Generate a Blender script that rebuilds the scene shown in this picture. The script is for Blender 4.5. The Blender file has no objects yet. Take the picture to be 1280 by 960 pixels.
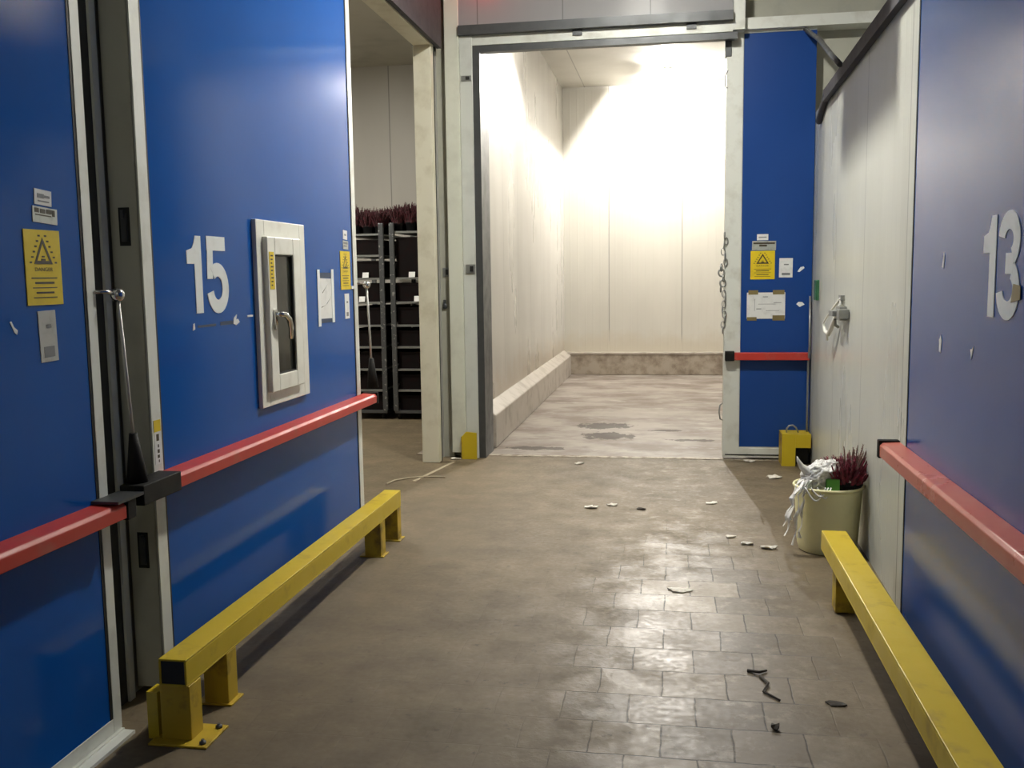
import bpy, bmesh, math, random
from mathutils import Vector, Matrix
random.seed(7)
PI = math.pi
SC = bpy.context.scene
COL = SC.collection

# ------------------------------------------------------------------ materials
def new_mat(name):
    m = bpy.data.materials.new(name); m.use_nodes = True
    nt = m.node_tree; b = nt.nodes['Principled BSDF']
    return m, nt, b

def N(nt, typ, **kw):
    n = nt.nodes.new(typ)
    for k, v in kw.items(): setattr(n, k, v)
    return n

def pos(nt):
    return N(nt, 'ShaderNodeNewGeometry').outputs['Position']

def mapping(nt, vec, scale=(1, 1, 1), loc=(0, 0, 0)):
    mp = N(nt, 'ShaderNodeMapping'); nt.links.new(vec, mp.inputs['Vector'])
    mp.inputs['Scale'].default_value = scale; mp.inputs['Location'].default_value = loc
    return mp.outputs['Vector']

def noise(nt, vec, scale, detail=4, rough=.55):
    n = N(nt, 'ShaderNodeTexNoise'); nt.links.new(vec, n.inputs['Vector'])
    n.inputs['Scale'].default_value = scale; n.inputs['Detail'].default_value = detail
    n.inputs['Roughness'].default_value = rough
    return n.outputs['Fac']

def ramp(nt, fac, a, b, lo=0.0, hi=1.0):
    r = N(nt, 'ShaderNodeMapRange'); nt.links.new(fac, r.inputs['Value'])
    r.inputs['From Min'].default_value = a; r.inputs['From Max'].default_value = b
    r.inputs['To Min'].default_value = lo; r.inputs['To Max'].default_value = hi
    return r.outputs['Result']

def mix(nt, fac, a, b):
    m = N(nt, 'ShaderNodeMix', data_type='RGBA')
    for sock, v in ((m.inputs[0], fac), (m.inputs[6], a), (m.inputs[7], b)):
        if hasattr(v, 'is_linked') or hasattr(v, 'links'): nt.links.new(v, sock)
        elif isinstance(v, (tuple, list)): sock.default_value = (*v, 1)
        else: sock.default_value = v
    return m.outputs[2]

def math_(nt, op, a, b=None):
    m = N(nt, 'ShaderNodeMath', operation=op)
    for i, v in enumerate((a, b)):
        if v is None: continue
        if hasattr(v, 'links'): nt.links.new(v, m.inputs[i])
        else: m.inputs[i].default_value = v
    return m.outputs[0]

def bump(nt, b, height, strength=.2, dist=.005):
    bp = N(nt, 'ShaderNodeBump'); bp.inputs['Strength'].default_value = strength
    bp.inputs['Distance'].default_value = dist
    nt.links.new(height, bp.inputs['Height']); nt.links.new(bp.outputs['Normal'], b.inputs['Normal'])

def simple(name, col, rough=.5, metal=0.0, dirt=None, dscale=9, dlo=.5, dhi=.75, bmp=0.0, spec=.5):
    m, nt, b = new_mat(name)
    b.inputs['Roughness'].default_value = rough; b.inputs['Metallic'].default_value = metal
    b.inputs['Specular IOR Level'].default_value = spec
    p = pos(nt); n = noise(nt, p, dscale, 6, .6)
    d = dirt if dirt else tuple(c * .82 for c in col)
    c = mix(nt, ramp(nt, n, dlo, dhi), col, d)
    nt.links.new(c, b.inputs['Base Color'])
    nt.links.new(ramp(nt, n, .3, .7, max(0, rough - .06), min(1, rough + .08)), b.inputs['Roughness'])
    if bmp: bump(nt, b, noise(nt, p, dscale * 4, 3), bmp, .003)
    return m

def emit(name, col, strength):
    m, nt, b = new_mat(name)
    b.inputs['Base Color'].default_value = (.8, .8, .8, 1)
    b.inputs['Emission Color'].default_value = (*col, 1); b.inputs['Emission Strength'].default_value = strength
    return m

def blue_lacquer(name, col, rough, spec=.5, wave=.035):
    m, nt, b = new_mat(name)
    p = pos(nt)
    n = noise(nt, p, 3.0, 3)
    nt.links.new(mix(nt, ramp(nt, n, .35, .7), col, tuple(c * .95 for c in col)), b.inputs['Base Color'])
    sm = noise(nt, mapping(nt, p, (5, 5, 1.2)), 3.5, 4, .6)
    nt.links.new(ramp(nt, sm, .3, .7, rough - .004, rough + .006), b.inputs['Roughness'])
    b.inputs['Specular IOR Level'].default_value = spec
    wav = noise(nt, mapping(nt, p, (2.2, 2.2, .35)), 1.6, 1)
    bump(nt, b, wav, wave, .003)
    return m

def ribbed_panel(name, col, axis, period, rough=.4, depth=.35, seam=1.1, dirt_low=None):
    """sandwich panel: shallow vertical ribs every `period` m and a joint every `seam` m"""
    m, nt, b = new_mat(name)
    p = pos(nt); sx = N(nt, 'ShaderNodeSeparateXYZ'); nt.links.new(p, sx.inputs[0])
    a = sx.outputs[axis]
    fr = math_(nt, 'FRACT', math_(nt, 'DIVIDE', math_(nt, 'ADD', a, 20.0), period))
    tri = math_(nt, 'ABSOLUTE', math_(nt, 'SUBTRACT', fr, .5))
    rib = ramp(nt, tri, .36, .44)
    fs = math_(nt, 'FRACT', math_(nt, 'DIVIDE', math_(nt, 'ADD', a, 20.0), seam))
    joint = ramp(nt, math_(nt, 'ABSOLUTE', math_(nt, 'SUBTRACT', fs, .5)), .004, .008)
    n = noise(nt, mapping(nt, p, (1, 1, .3)), 1.6, 4, .5)
    c = mix(nt, ramp(nt, n, .35, .85), col, tuple(x * .84 for x in col))
    c = mix(nt, joint, tuple(x * .5 for x in col), c)
    if dirt_low:
        zz = math_(nt, 'ADD', sx.outputs[2], math_(nt, 'MULTIPLY', noise(nt, p, 5, 5), -.55))
        c = mix(nt, ramp(nt, zz, dirt_low[1], dirt_low[1] + .25), dirt_low[0], c)
    nt.links.new(c, b.inputs['Base Color'])
    nt.links.new(ramp(nt, n, .3, .7, rough - .06, rough + .08), b.inputs['Roughness'])
    h = math_(nt, 'ADD', math_(nt, 'MULTIPLY', rib, .5), joint)
    bump(nt, b, h, depth, .004)
    return m

def paver_floor():
    m, nt, b = new_mat('paver_floor')
    p = pos(nt)
    br = N(nt, 'ShaderNodeTexBrick'); br.offset = .5
    wob = N(nt, 'ShaderNodeTexNoise'); nt.links.new(p, wob.inputs['Vector']); wob.inputs['Scale'].default_value = 7
    vm = N(nt, 'ShaderNodeVectorMath', operation='MULTIPLY_ADD')
    nt.links.new(wob.outputs['Color'], vm.inputs[0]); vm.inputs[1].default_value = (.020, .020, 0); nt.links.new(p, vm.inputs[2])
    nt.links.new(mapping(nt, vm.outputs[0], (1, 1, 1), (.027, -.014, 0)), br.inputs['Vector'])
    br.inputs['Scale'].default_value = 1; br.inputs['Brick Width'].default_value = .245; br.inputs['Row Height'].default_value = .236
    br.inputs['Mortar Size'].default_value = .0035; br.inputs['Mortar Smooth'].default_value = .5; br.inputs['Bias'].default_value = 0
    br.inputs['Color1'].default_value = (.205, .165, .112, 1); br.inputs['Color2'].default_value = (.108, .086, .058, 1)
    br.inputs['Mortar'].default_value = (.035, .03, .024, 1)
    big = noise(nt, p, .9, 5, .6); mid = noise(nt, p, 4.2, 6, .65); fine = noise(nt, p, 38, 4, .6)
    # dried mud fills the joints away from the wheel track in the middle of the passage
    sx = N(nt, 'ShaderNodeSeparateXYZ'); nt.links.new(p, sx.inputs[0])
    off = math_(nt, 'ABSOLUTE', math_(nt, 'SUBTRACT', sx.outputs[0], .12))
    track = math_(nt, 'ADD', ramp(nt, off, .18, .75), ramp(nt, sx.outputs[1], 4.9, 6.6))
    fill = ramp(nt, math_(nt, 'ADD', track, math_(nt, 'MULTIPLY', math_(nt, 'SUBTRACT', mid, .5), 1.7)), .22, .75)
    mud = mix(nt, ramp(nt, mid, .35, .7), (.178, .137, .082), (.122, .094, .057))
    c = mix(nt, math_(nt, 'MULTIPLY', fill, .93), br.outputs['Color'], mud)
    # pale scuffs on the worn slabs, dark spots
    scuff = math_(nt, 'MULTIPLY', ramp(nt, noise(nt, p, 9, 7, .7), .52, .72), math_(nt, 'SUBTRACT', 1, ramp(nt, off, .25, .7)))
    c = mix(nt, math_(nt, 'MULTIPLY', scuff, .7), c, (.36, .32, .245))
    c = mix(nt, ramp(nt, noise(nt, p, 16, 6, .7), .60, .70, 0, .6), c, (.045, .035, .025))
    c = mix(nt, ramp(nt, big, .4, .72, 0, .4), c, (.068, .056, .040))
    nt.links.new(c, b.inputs['Base Color'])
    r = math_(nt, 'ADD', ramp(nt, math_(nt, 'ADD', math_(nt, 'MULTIPLY', mid, .5), math_(nt, 'MULTIPLY', fine, .5)), .35, .65, .30, .55), math_(nt, 'MULTIPLY', fill, .16))
    nt.links.new(r, b.inputs['Roughness'])
    b.inputs['Specular IOR Level'].default_value = .34
    h = math_(nt, 'ADD', math_(nt, 'MULTIPLY', math_(nt, 'SUBTRACT', 1, br.outputs['Fac']), math_(nt, 'SUBTRACT', 1, math_(nt, 'MULTIPLY', fill, .92))), math_(nt, 'MULTIPLY', mid, .6))
    bump(nt, b, math_(nt, 'ADD', h, math_(nt, 'MULTIPLY', fine, .15)), .55, .006)
    return m

def icy_floor():
    m, nt, b = new_mat('icy_floor')
    p = pos(nt)
    st = noise(nt, mapping(nt, p, (.8, 1.1, 1)), 1.6, 7, .62)
    md = noise(nt, mapping(nt, p, (1, 1.7, 1)), 4.5, 6, .62)
    c = mix(nt, ramp(nt, st, .42, .62), (.31, .272, .24), (.165, .132, .105))
    c = mix(nt, ramp(nt, md, .54, .72, 0, .75), c, (.12, .095, .078))
    c = mix(nt, ramp(nt, noise(nt, mapping(nt, p, (.7, 1.6, 1)), 2.7, 7, .7), .56, .66, 0, .7), c, (.47, .435, .405))
    wet = None
    for (x, y, rx, ry) in ((-.735, 10.12, .34, .24), (-.64, 9.50, .31, .26), (-.08, 9.86, .20, .07), (-1.25, 8.75, .35, .10), (.2, 9.3, .3, .08)):
        sub = N(nt, 'ShaderNodeVectorMath', operation='SUBTRACT'); nt.links.new(p, sub.inputs[0]); sub.inputs[1].default_value = (x, y, 0)
        mul = N(nt, 'ShaderNodeVectorMath', operation='MULTIPLY'); nt.links.new(sub.outputs[0], mul.inputs[0]); mul.inputs[1].default_value = (1 / rx, 1 / ry, 0)
        ln = N(nt, 'ShaderNodeVectorMath', operation='LENGTH'); nt.links.new(mul.outputs[0], ln.inputs[0])
        e = math_(nt, 'ADD', ln.outputs['Value'], math_(nt, 'MULTIPLY', math_(nt, 'SUBTRACT', noise(nt, mapping(nt, p, (1, .7, 1)), 9, 5, .65), .5), 2.2))
        w = math_(nt, 'SUBTRACT', 1, ramp(nt, e, .72, .86))
        wet = w if wet is None else math_(nt, 'MAXIMUM', wet, w)
    c = mix(nt, math_(nt, 'MULTIPLY', wet, .9), c, (.055, .043, .035))
    nt.links.new(c, b.inputs['Base Color'])
    r = math_(nt, 'ADD', ramp(nt, st, .35, .65, .36, .52), math_(nt, 'MULTIPLY', wet, .2))
    b.inputs['Specular IOR Level'].default_value = .3
    nt.links.new(r, b.inputs['Roughness'])
    bump(nt, b, math_(nt, 'ADD', st, math_(nt, 'MULTIPLY', md, .5)), .2, .012)
    return m

M = {}
M['blue'] = blue_lacquer('blue_door_lacquer', (.007, .088, .37), .13, .2)
M['blue_gloss'] = blue_lacquer('blue_door_lacquer_gloss', (.006, .080, .34), .20, .5, .008)
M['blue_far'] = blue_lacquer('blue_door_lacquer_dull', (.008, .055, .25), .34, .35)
M['alu'] = simple('aluminium_trim', (.72, .74, .69), .42, .1, dirt=(.56, .56, .50), dscale=6)
M['edge'] = simple('grey_door_edge', (.50, .505, .44), .55, .1, dscale=4)
M['gasket'] = simple('black_rubber', (.012, .013, .013), .6)
M['black'] = simple('black_plastic', (.008, .008, .008), .6, spec=.25)
M['red'] = simple('red_paint', (.49, .042, .030), .42, dirt=(.44, .09, .065), dscale=7, dlo=.55, dhi=.7)
M['red_reflect'] = simple('red_paint_reflect', (.50, .10, .07), .30, dirt=(.56, .20, .145), dscale=5, dlo=.5, dhi=.72)  # paler, less saturated red paints the reflection on the bar
M['yellow'] = simple('yellow_paint', (.58, .43, .016), .40, dirt=(.44, .31, .03), dscale=9, dlo=.56, dhi=.72, bmp=.12)
M['yellow_dark'] = simple('worn_yellow_paint', (.52, .36, .02), .5, dirt=(.12, .08, .02), dscale=7, dlo=.48, dhi=.68)
M['white_plastic'] = simple('white_plastic', (.80, .80, .73), .35, dirt=(.66, .64, .56), dscale=6)
M['digit'] = simple('white_vinyl', (.78, .82, .82), .45)
M['paper'] = simple('white_paper', (.74, .75, .74), .7, dirt=(.58, .59, .58), dscale=14)
M['paper_dim'] = simple('grey_paper', (.48, .49, .46), .7, dirt=(.36, .37, .34), dscale=20)
M['litter'] = simple('litter_paper', (.72, .69, .62), .75, dirt=(.45, .40, .32), dscale=25)
M['silver'] = simple('silver_sticker', (.50, .53, .50), .35, .5, dirt=(.3, .32, .3), dscale=30)
M['sticker_yellow'] = simple('yellow_sticker', (.72, .54, .008), .5, dirt=(.62, .45, .01), dscale=12)
M['ink'] = simple('black_ink', (.05, .04, .02), .6)
M['ink_soft'] = simple('grey_ink', (.20, .21, .22), .6)
M['tape'] = simple('brown_tape', (.22, .17, .07), .35)
M['tape_dark'] = simple('tape_residue', (.02, .045, .10), .5)
M['chrome'] = simple('chrome', (.72, .72, .70), .16, 1.0)
M['steel'] = simple('galvanised_steel', (.34, .35, .34), .38, .7, dscale=18)
M['steel_dark'] = simple('dark_steel', (.09, .095, .10), .42, .5)
M['rack'] = simple('trolley_steel', (.13, .135, .14), .4, .6, dscale=16)
M['rod'] = simple('lever_steel', (.55, .55, .52), .4, .4)
M['post'] = simple('worn_trolley_post', (.12, .125, .13), .4, .6, dirt=(.42, .42, .40), dscale=30, dlo=.60, dhi=.64)
M['rail_dark'] = simple('rail_dark', (.05, .048, .055), .7)
M['lintel_grey'] = ribbed_panel('lintel_panel', (.30, .30, .31), 0, .6, .42, .1, .72)
M['white_wall'] = ribbed_panel('white_ribbed_wall', (.56, .57, .51), 1, .105, .30, .28, 1.15)
M['room_left'] = ribbed_panel('cold_room_left_panel', (.53, .51, .47), 1, .24, .30, .22, .95, ((.45, .40, .33), .20))
M['room_back'] = ribbed_panel('cold_room_back_panel', (.56, .54, .48), 0, .12, .36, .45, 1.15, ((.50, .46, .38), .20))
M['room_ceiling'] = ribbed_panel('cold_room_ceiling_panel', (.54, .52, .47), 0, .4, .5, .1, 1.2)
M['store_wall'] = ribbed_panel('store_wall_panel', (.52, .50, .45), 0, .5, .5, .1, 1.126)
M['store_ceiling'] = simple('store_ceiling', (.46, .44, .37), .6, dscale=2)
M['cream'] = simple('cream_jamb', (.78, .75, .61), .45, dirt=(.62, .58, .44), dscale=5)
M['greenwhite'] = simple('greenish_white_frame', (.68, .70, .61), .42, dirt=(.55, .56, .48), dscale=3.5)
M['greywhite'] = simple('grey_white_frame', (.62, .645, .61), .38, dscale=4)
M['recess'] = simple('recess_panel', (.44, .44, .37), .5, dscale=4)
M['beige'] = simple('beige_cover', (.74, .65, .47), .5, dscale=3)
M['wall_paint'] = simple('corridor_paint', (.40, .40, .38), .55, dscale=3)
M['ceiling'] = simple('corridor_ceiling', (.45, .45, .43), .6, dscale=3)
M['kerb'] = simple('concrete_kerb', (.34, .29, .23), .6, dirt=(.17, .13, .095), dscale=5, dlo=.42, dhi=.66, bmp=.3)
M['kerb_white'] = simple('frosted_kerb_top', (.42, .38, .33), .5, dirt=(.26, .22, .175), dscale=5, dlo=.5, dhi=.75, bmp=.2)
M['glass'] = simple('dark_window_glass', (.035, .038, .032), .08)
M['floor'] = paver_floor()
M['icy'] = icy_floor()
M['joint'] = simple('threshold_joint', (.42, .37, .29), .6, dirt=(.2, .16, .12), dscale=14, dlo=.45, dhi=.6)
M['bin'] = simple('cream_bin_plastic', (.84, .80, .47), .42, dirt=(.74, .70, .39), dscale=5)
M['bag'] = simple('white_plastic_film', (.80, .80, .78), .3, dscale=20)
M['bag'].node_tree.nodes['Principled BSDF'].inputs['Subsurface Weight'].default_value = .0
M['heather'] = simple('heather_foliage', (.23, .018, .045), .7, dirt=(.09, .02, .03), dscale=40, dlo=.4, dhi=.6)
M['heather_grey'] = simple('dry_heather_tip', (.20, .12, .10), .8, dscale=40)
M['heather_dark'] = simple('dark_heather', (.085, .012, .020), .8, dirt=(.03, .01, .012), dscale=35, dlo=.4, dhi=.6)
M['pot'] = simple('black_pot', (.012, .012, .014), .5, spec=.2)
M['green'] = simple('green_plastic', (.10, .36, .05), .4)
M['green_sign'] = simple('green_release', (.03, .13, .06), .45)
M['crate'] = simple('dark_crate', (.008, .006, .006), .8, dirt=(.014, .006, .006), dscale=14, spec=.08)
M['twig'] = simple('dry_twig', (.035, .028, .02), .8)
M['cord'] = simple('pale_strap', (.40, .34, .24), .6)
M['red_lens'] = emit('red_beacon', (1, .02, .03), 38)
M['lamp_hall'] = emit('hall_tube', (1.0, .97, .88), 1750)
M['lamp_rear'] = emit('hall_tube_dim', (1.0, .96, .86), 13)
M['lamp_room_small'] = emit('room_bulb_small', (1.0, .95, .88), 2300)
M['lamp_room'] = emit('room_bulb', (1.0, .955, .89), 74000)
M['lamp_store'] = emit('store_tube', (1.0, .95, .85), 250)
M['lamp_body'] = simple('lamp_housing', (.7, .7, .68), .5)

# ------------------------------------------------------------------ mesh builder
class Fr:
    """a flat local frame: u along, v up (z), w out of the surface"""
    def __init__(s, o, u, n): s.o, s.u, s.n = Vector(o), Vector(u), Vector(n)
    def __call__(s, u, v, w=0): return s.o + s.u * u + Vector((0, 0, 1)) * v + s.n * w
LEFT = Fr((-1.94, 0, 0), (0, 1, 0), (1, 0, 0))        # u = y
RIGHT = Fr((.98, 0, 0), (0, -1, 0), (-1, 0, 0))       # u = -y
BACK = Fr((0, 8.36, 0), (1, 0, 0), (0, -1, 0))        # u = x

class MB:
    def __init__(s): s.bm = bmesh.new(); s.smooth = False
    def hexa(s, c):
        v = [s.bm.verts.new(p) for p in c]
        for f in ((0, 3, 2, 1), (4, 5, 6, 7), (0, 1, 5, 4), (1, 2, 6, 5), (2, 3, 7, 6), (3, 0, 4, 7)):
            s.bm.faces.new([v[i] for i in f])
        return s
    def box(s, x0, y0, z0, x1, y1, z1, bev=0.0):
        x0, x1 = sorted((x0, x1)); y0, y1 = sorted((y0, y1)); z0, z1 = sorted((z0, z1))
        if bev:
            t = bmesh.new()
            bmesh.ops.create_cube(t, size=1)
            for v in t.verts:
                v.co = Vector(((x0 + x1) / 2 + v.co.x * (x1 - x0), (y0 + y1) / 2 + v.co.y * (y1 - y0), (z0 + z1) / 2 + v.co.z * (z1 - z0)))
            bmesh.ops.bevel(t, geom=t.edges[:], offset=bev, segments=2, profile=.5, affect='EDGES')
            s.merge(t); return s
        return s.hexa([(x0, y0, z0), (x1, y0, z0), (x1, y1, z0), (x0, y1, z0), (x0, y0, z1), (x1, y0, z1), (x1, y1, z1), (x0, y1, z1)])
    def merge(s, t):
        me = bpy.data.meshes.new('tmp'); t.to_mesh(me); t.free(); s.bm.from_mesh(me); bpy.data.meshes.remove(me)
    def fbox(s, fr, u0, v0, w0, u1, v1, w1):
        c = [fr(u0, v0, w0), fr(u1, v0, w0), fr(u1, v0, w1), fr(u0, v0, w1), fr(u0, v1, w0), fr(u1, v1, w0), fr(u1, v1, w1), fr(u0, v1, w1)]
        return s.hexa(c)
    def prism(s, fr, poly, w0, w1):
        a = [s.bm.verts.new(fr(u, v, w0)) for u, v in poly]; b = [s.bm.verts.new(fr(u, v, w1)) for u, v in poly]
        s.bm.faces.new(a); s.bm.faces.new(b)
        n = len(poly)
        for i in range(n): s.bm.faces.new((a[i], a[(i + 1) % n], b[(i + 1) % n], b[i]))
        return s
    def arc(s, fr, cu, cv, ru, rv, th, a0, a1, w0, w1, n=24):
        for i in range(n):
            p = []
            for t, k in ((i, 0), (i + 1, 0), (i + 1, 1), (i, 1)):
                a = math.radians(a0 + (a1 - a0) * t / n)
                p.append((cu + (ru - th * k) * math.cos(a), cv + (rv - th * k) * math.sin(a)))
            s.prism(fr, p, w0, w1)
        return s
    def tube(s, pts, r, n=10, closed=False, cap=True):
        pts = [Vector(p) for p in pts]; rings = []
        m = len(pts); rr = r if isinstance(r, (list, tuple)) else [r] * m
        up = Vector((0, 0, 1)); prev = None
        for i, p in enumerate(pts):
            if closed: d = (pts[(i + 1) % m] - pts[i - 1]).normalized()
            else: d = (pts[min(i + 1, m - 1)] - pts[max(i - 1, 0)]).normalized()
            ref = prev if prev else (up if abs(d.z) < .9 else Vector((1, 0, 0)))
            a = d.cross(ref).normalized()
            if a.length < 1e-6: a = d.cross(Vector((1, 0, 0))).normalized()
            b = a.cross(d).normalized(); prev = b
            rings.append([s.bm.verts.new(p + (a * math.cos(2 * PI * k / n) + b * math.sin(2 * PI * k / n)) * rr[i]) for k in range(n)])
        for i in range(m if closed else m - 1):
            q0, q1 = rings[i], rings[(i + 1) % m]
            for k in range(n):
                f = s.bm.faces.new((q0[k], q0[(k + 1) % n], q1[(k + 1) % n], q1[k])); f.smooth = True
        if cap and not closed:
            s.bm.faces.new(rings[0]); s.bm.faces.new(rings[-1])
        return s
    def lathe(s, c, prof, n=40, sq=0.0):
        rings = []
        for r, z in prof:
            rings.append([s.bm.verts.new((c[0] + r * math.cos(2 * PI * k / n), c[1] + r * math.sin(2 * PI * k / n), c[2] + z)) for k in range(n)])
        for a, b in zip(rings, rings[1:]):
            for k in range(n):
                f = s.bm.faces.new((a[k], a[(k + 1) % n], b[(k + 1) % n], b[k])); f.smooth = True
        s.bm.faces.new(rings[0]); s.bm.faces.new(rings[-1])
        return s
    def ball(s, c, r, sub=3, scale=(1, 1, 1), jit=0.0):
        t = bmesh.new(); bmesh.ops.create_icosphere(t, subdivisions=sub, radius=1)
        for v in t.verts:
            k = 1 + random.uniform(-jit, jit)
            v.co = Vector((c[0] + v.co.x * r * scale[0] * k, c[1] + v.co.y * r * scale[1] * k, c[2] + v.co.z * r * scale[2] * k))
        for f in t.faces: f.smooth = jit == 0
        s.merge(t); return s
    def text(s, fr, body, cu, cv, width, height, w):
        cu_ = bpy.data.curves.new('t', 'FONT'); cu_.body = body; cu_.size = 1
        o = bpy.data.objects.new('t', cu_); COL.objects.link(o)
        bpy.context.view_layer.update()
        me = o.to_mesh()
        xs = [v.co.x for v in me.vertices]; ys = [v.co.y for v in me.vertices]
        x0, x1, y0, y1 = min(xs), max(xs), min(ys), max(ys)
        vs = [s.bm.verts.new(fr(cu + ((v.co.x - x0) / (x1 - x0) - .5) * width, cv + ((v.co.y - y0) / (y1 - y0) - .5) * height, w)) for v in me.vertices]
        for p in me.polygons:
            try: s.bm.faces.new([vs[i] for i in p.vertices])
            except ValueError: pass
        o.to_mesh_clear(); bpy.data.objects.remove(o); bpy.data.curves.remove(cu_)
        return s
    def build(s, name, mat, parent=None, origin=None, bev=0.0):
        """link as ONE mesh object; vertices are given in world metres"""
        bmesh.ops.recalc_face_normals(s.bm, faces=s.bm.faces[:])
        org = Vector(origin) if origin is not None else (root_loc(parent) if parent else Vector((0, 0, 0)))
        for v in s.bm.verts: v.co -= org
        me = bpy.data.meshes.new(name); s.bm.to_mesh(me); s.bm.free()
        mats = mat if isinstance(mat, (list, tuple)) else [mat]
        for m in mats: me.materials.append(m)
        o = bpy.data.objects.new(name, me); COL.objects.link(o)
        if parent: o.parent = parent
        else: o.location = org
        if bev:
            b = o.modifiers.new('bevel', 'BEVEL'); b.width = bev; b.segments = 2; b.limit_method = 'ANGLE'
        return o

def root_loc(o):
    while o.parent: o = o.parent
    return Vector(o.location)

def tag(o, label, cat, group=None, kind=None):
    o['label'] = label; o['category'] = cat
    if group: o['group'] = group
    if kind: o['kind'] = kind
    return o

def thing(name, label, cat, loc, group=None):
    o = bpy.data.objects.new(name, None); COL.objects.link(o); o.location = loc; o.empty_display_size = .1
    return tag(o, label, cat, group)

def struct(name, mb, mat, origin=None, bev=0.0):
    o = mb.build(name, mat, None, origin, bev); o['kind'] = 'structure'; return o

def lab(o, text): o['label'] = text; return o

def copy_tree(o, parent=None):
    c = o.copy(); COL.objects.link(c); c.parent = parent
    for ch in [x for x in bpy.data.objects if x.parent == o]: copy_tree(ch, c)
    return c

# ------------------------------------------------------------------ the setting
struct('floor', MB().box(-7.2, -4.2, -.2, 2.2, 8.33, 0), M['floor'])
struct('floor_store', MB().box(-7.2, 8.33, -.2, -2.3, 12.6, 0), M['floor'])
struct('floor_cold_room', MB().box(-2.3, 8.40, -.2, 3.2, 15.9, 0), M['icy'])
struct('trim_1', MB().box(-2.3, 8.33, -.2, 2.2, 8.40, .004), M['joint'])          # pale joint at the threshold
struct('ceiling', MB().box(-2.3, -4.2, 4.45, 2.2, 8.6, 4.6), M['ceiling'])

w = MB().box(-2.30, -4.2, 0, -2.07, 5.62, 4.45).box(-2.17, 8.0, 3.51, -2.035, 8.6, 4.45).box(-2.14, 8.22, 0, -2.02, 8.6, 3.51)
struct('wall_left', w, M['wall_paint'])
struct('trim_2', MB().box(-1.984, 5.62, 3.515, -1.945, 8.16, 4.35), M['rail_dark'])   # dark header over the store opening
j = struct('trim_3', MB().box(-2.145, 7.97, 0, -1.995, 8.06, 3.51).box(-2.145, 5.62, 3.51, -1.995, 8.06, 4.45), M['cream'], bev=.004)        # cream jamb
# black strip in the gap behind the jamb
struct('trim_4', MB().box(-2.10, 8.06, 0, -1.992, 8.075, 3.51), M['gasket'])
struct('wall_right', MB().hexa([(1.06, -4.2, 0), (1.25, -4.2, 0), (1.25, 4.7, 0), (1.06, 4.7, 0), (1.06, -4.2, 2.9), (1.25, -4.2, 2.9), (1.25, 4.7, 2.9), (1.06, 4.7, 2.9)]).hexa(
       [(1.06, 4.7, 0), (1.25, 4.7, 0), (1.30, 8.48, 0), (1.142, 8.48, 0), (1.06, 4.7, 2.9), (1.25, 4.7, 2.9), (1.30, 8.48, 2.9), (1.142, 8.48, 2.9)]), M['white_wall'])
struct('wall_right_upper', MB().box(1.75, -4.2, 2.85, 1.95, 8.6, 4.45).box(1.2, -4.2, 2.80, 1.95, 8.6, 2.88), M['wall_paint'])
struct('wall_rear', MB().box(-2.3, -4.3, 0, 2.2, -4.2, 4.45), M['wall_paint'])
# end of the passage round the cold room opening
struct('wall_end', MB().box(-2.16, 8.32, 0, -1.70, 8.60, 4.45).box(.62, 8.50, 0, 1.95, 8.62, 4.45).box(-1.70, 8.46, 3.55, .62, 8.60, 4.45), M['recess'])
struct('trim_5', MB().box(-2.02, 8.26, 0, -1.93, 8.33, 4.45), M['recess'])
struct('trim_6', MB().box(-1.93, 8.19, .05, -1.805, 8.33, 4.45), M['greenwhite'], bev=.006)
fr6 = struct('trim_7', MB().box(-1.803, 8.21, .0, -1.695, 8.34, 3.62), M['greywhite'], bev=.004)
struct('trim_8', MB().box(-1.695, 8.23, 0, -1.635, 8.60, 3.54).box(-1.635, 8.23, 3.485, .50, 8.30, 3.54).box(-1.635, 8.30, 3.56, .50, 8.60, 3.62), M['steel_dark'])   # dark seal round the opening
struct('trim_9', MB().box(-1.803, 8.22, 3.54, .46, 8.46, 3.62), M['alu'])
struct('trim_10', MB().box(-1.803, 8.16, 3.62, .46, 8.46, 3.695).box(-.84, 8.205, 3.575, -.76, 8.23, 3.62).box(.09, 8.205, 3.575, .17, 8.23, 3.62), M['steel_dark'])
struct('trim_11', MB().box(-1.803, 8.20, 3.695, .46, 8.46, 4.45), M['lintel_grey'])
struct('trim_12', MB().box(.46, 8.22, 3.555, .555, 8.50, 4.45).box(.555, 8.30, 3.57, 1.74, 8.50, 3.66), M['alu'])

# cold room beyond
struct('wall_cold_left', MB().box(-1.95, 8.60, 0, -1.75, 15.7, 4.6), M['room_left'])
struct('wall_cold_back', MB().box(-1.95, 15.5, 0, 3.2, 15.7, 4.6), M['room_back'])
struct('wall_cold_right', MB().box(3.0, 8.60, 0, 3.2, 15.5, 4.6), M['wall_paint'])
struct('wall_cold_front', MB().box(1.95, 8.50, 0, 3.2, 8.62, 4.6), M['wall_paint'])
struct('ceiling_cold_room', MB().box(-1.95, 8.60, 4.53, 3.2, 15.7, 4.7), M['room_ceiling'])
k = MB().hexa([(-1.75, 8.72, 0), (-1.63, 8.72, 0), (-1.63, 15.38, 0), (-1.75, 15.38, 0), (-1.75, 8.72, .40), (-1.63, 8.72, .31), (-1.63, 15.38, .31), (-1.75, 15.38, .40)])
struct('baseboard_left', k, M['kerb_white'], bev=.012)
struct('baseboard_back', MB().box(-1.75, 15.38, 0, 3.0, 15.5, .335), M['kerb'], bev=.01)
struct('trim_14', MB().box(-1.75, 15.37, .335, 3.0, 15.5, .36), M['kerb_white'])

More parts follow.
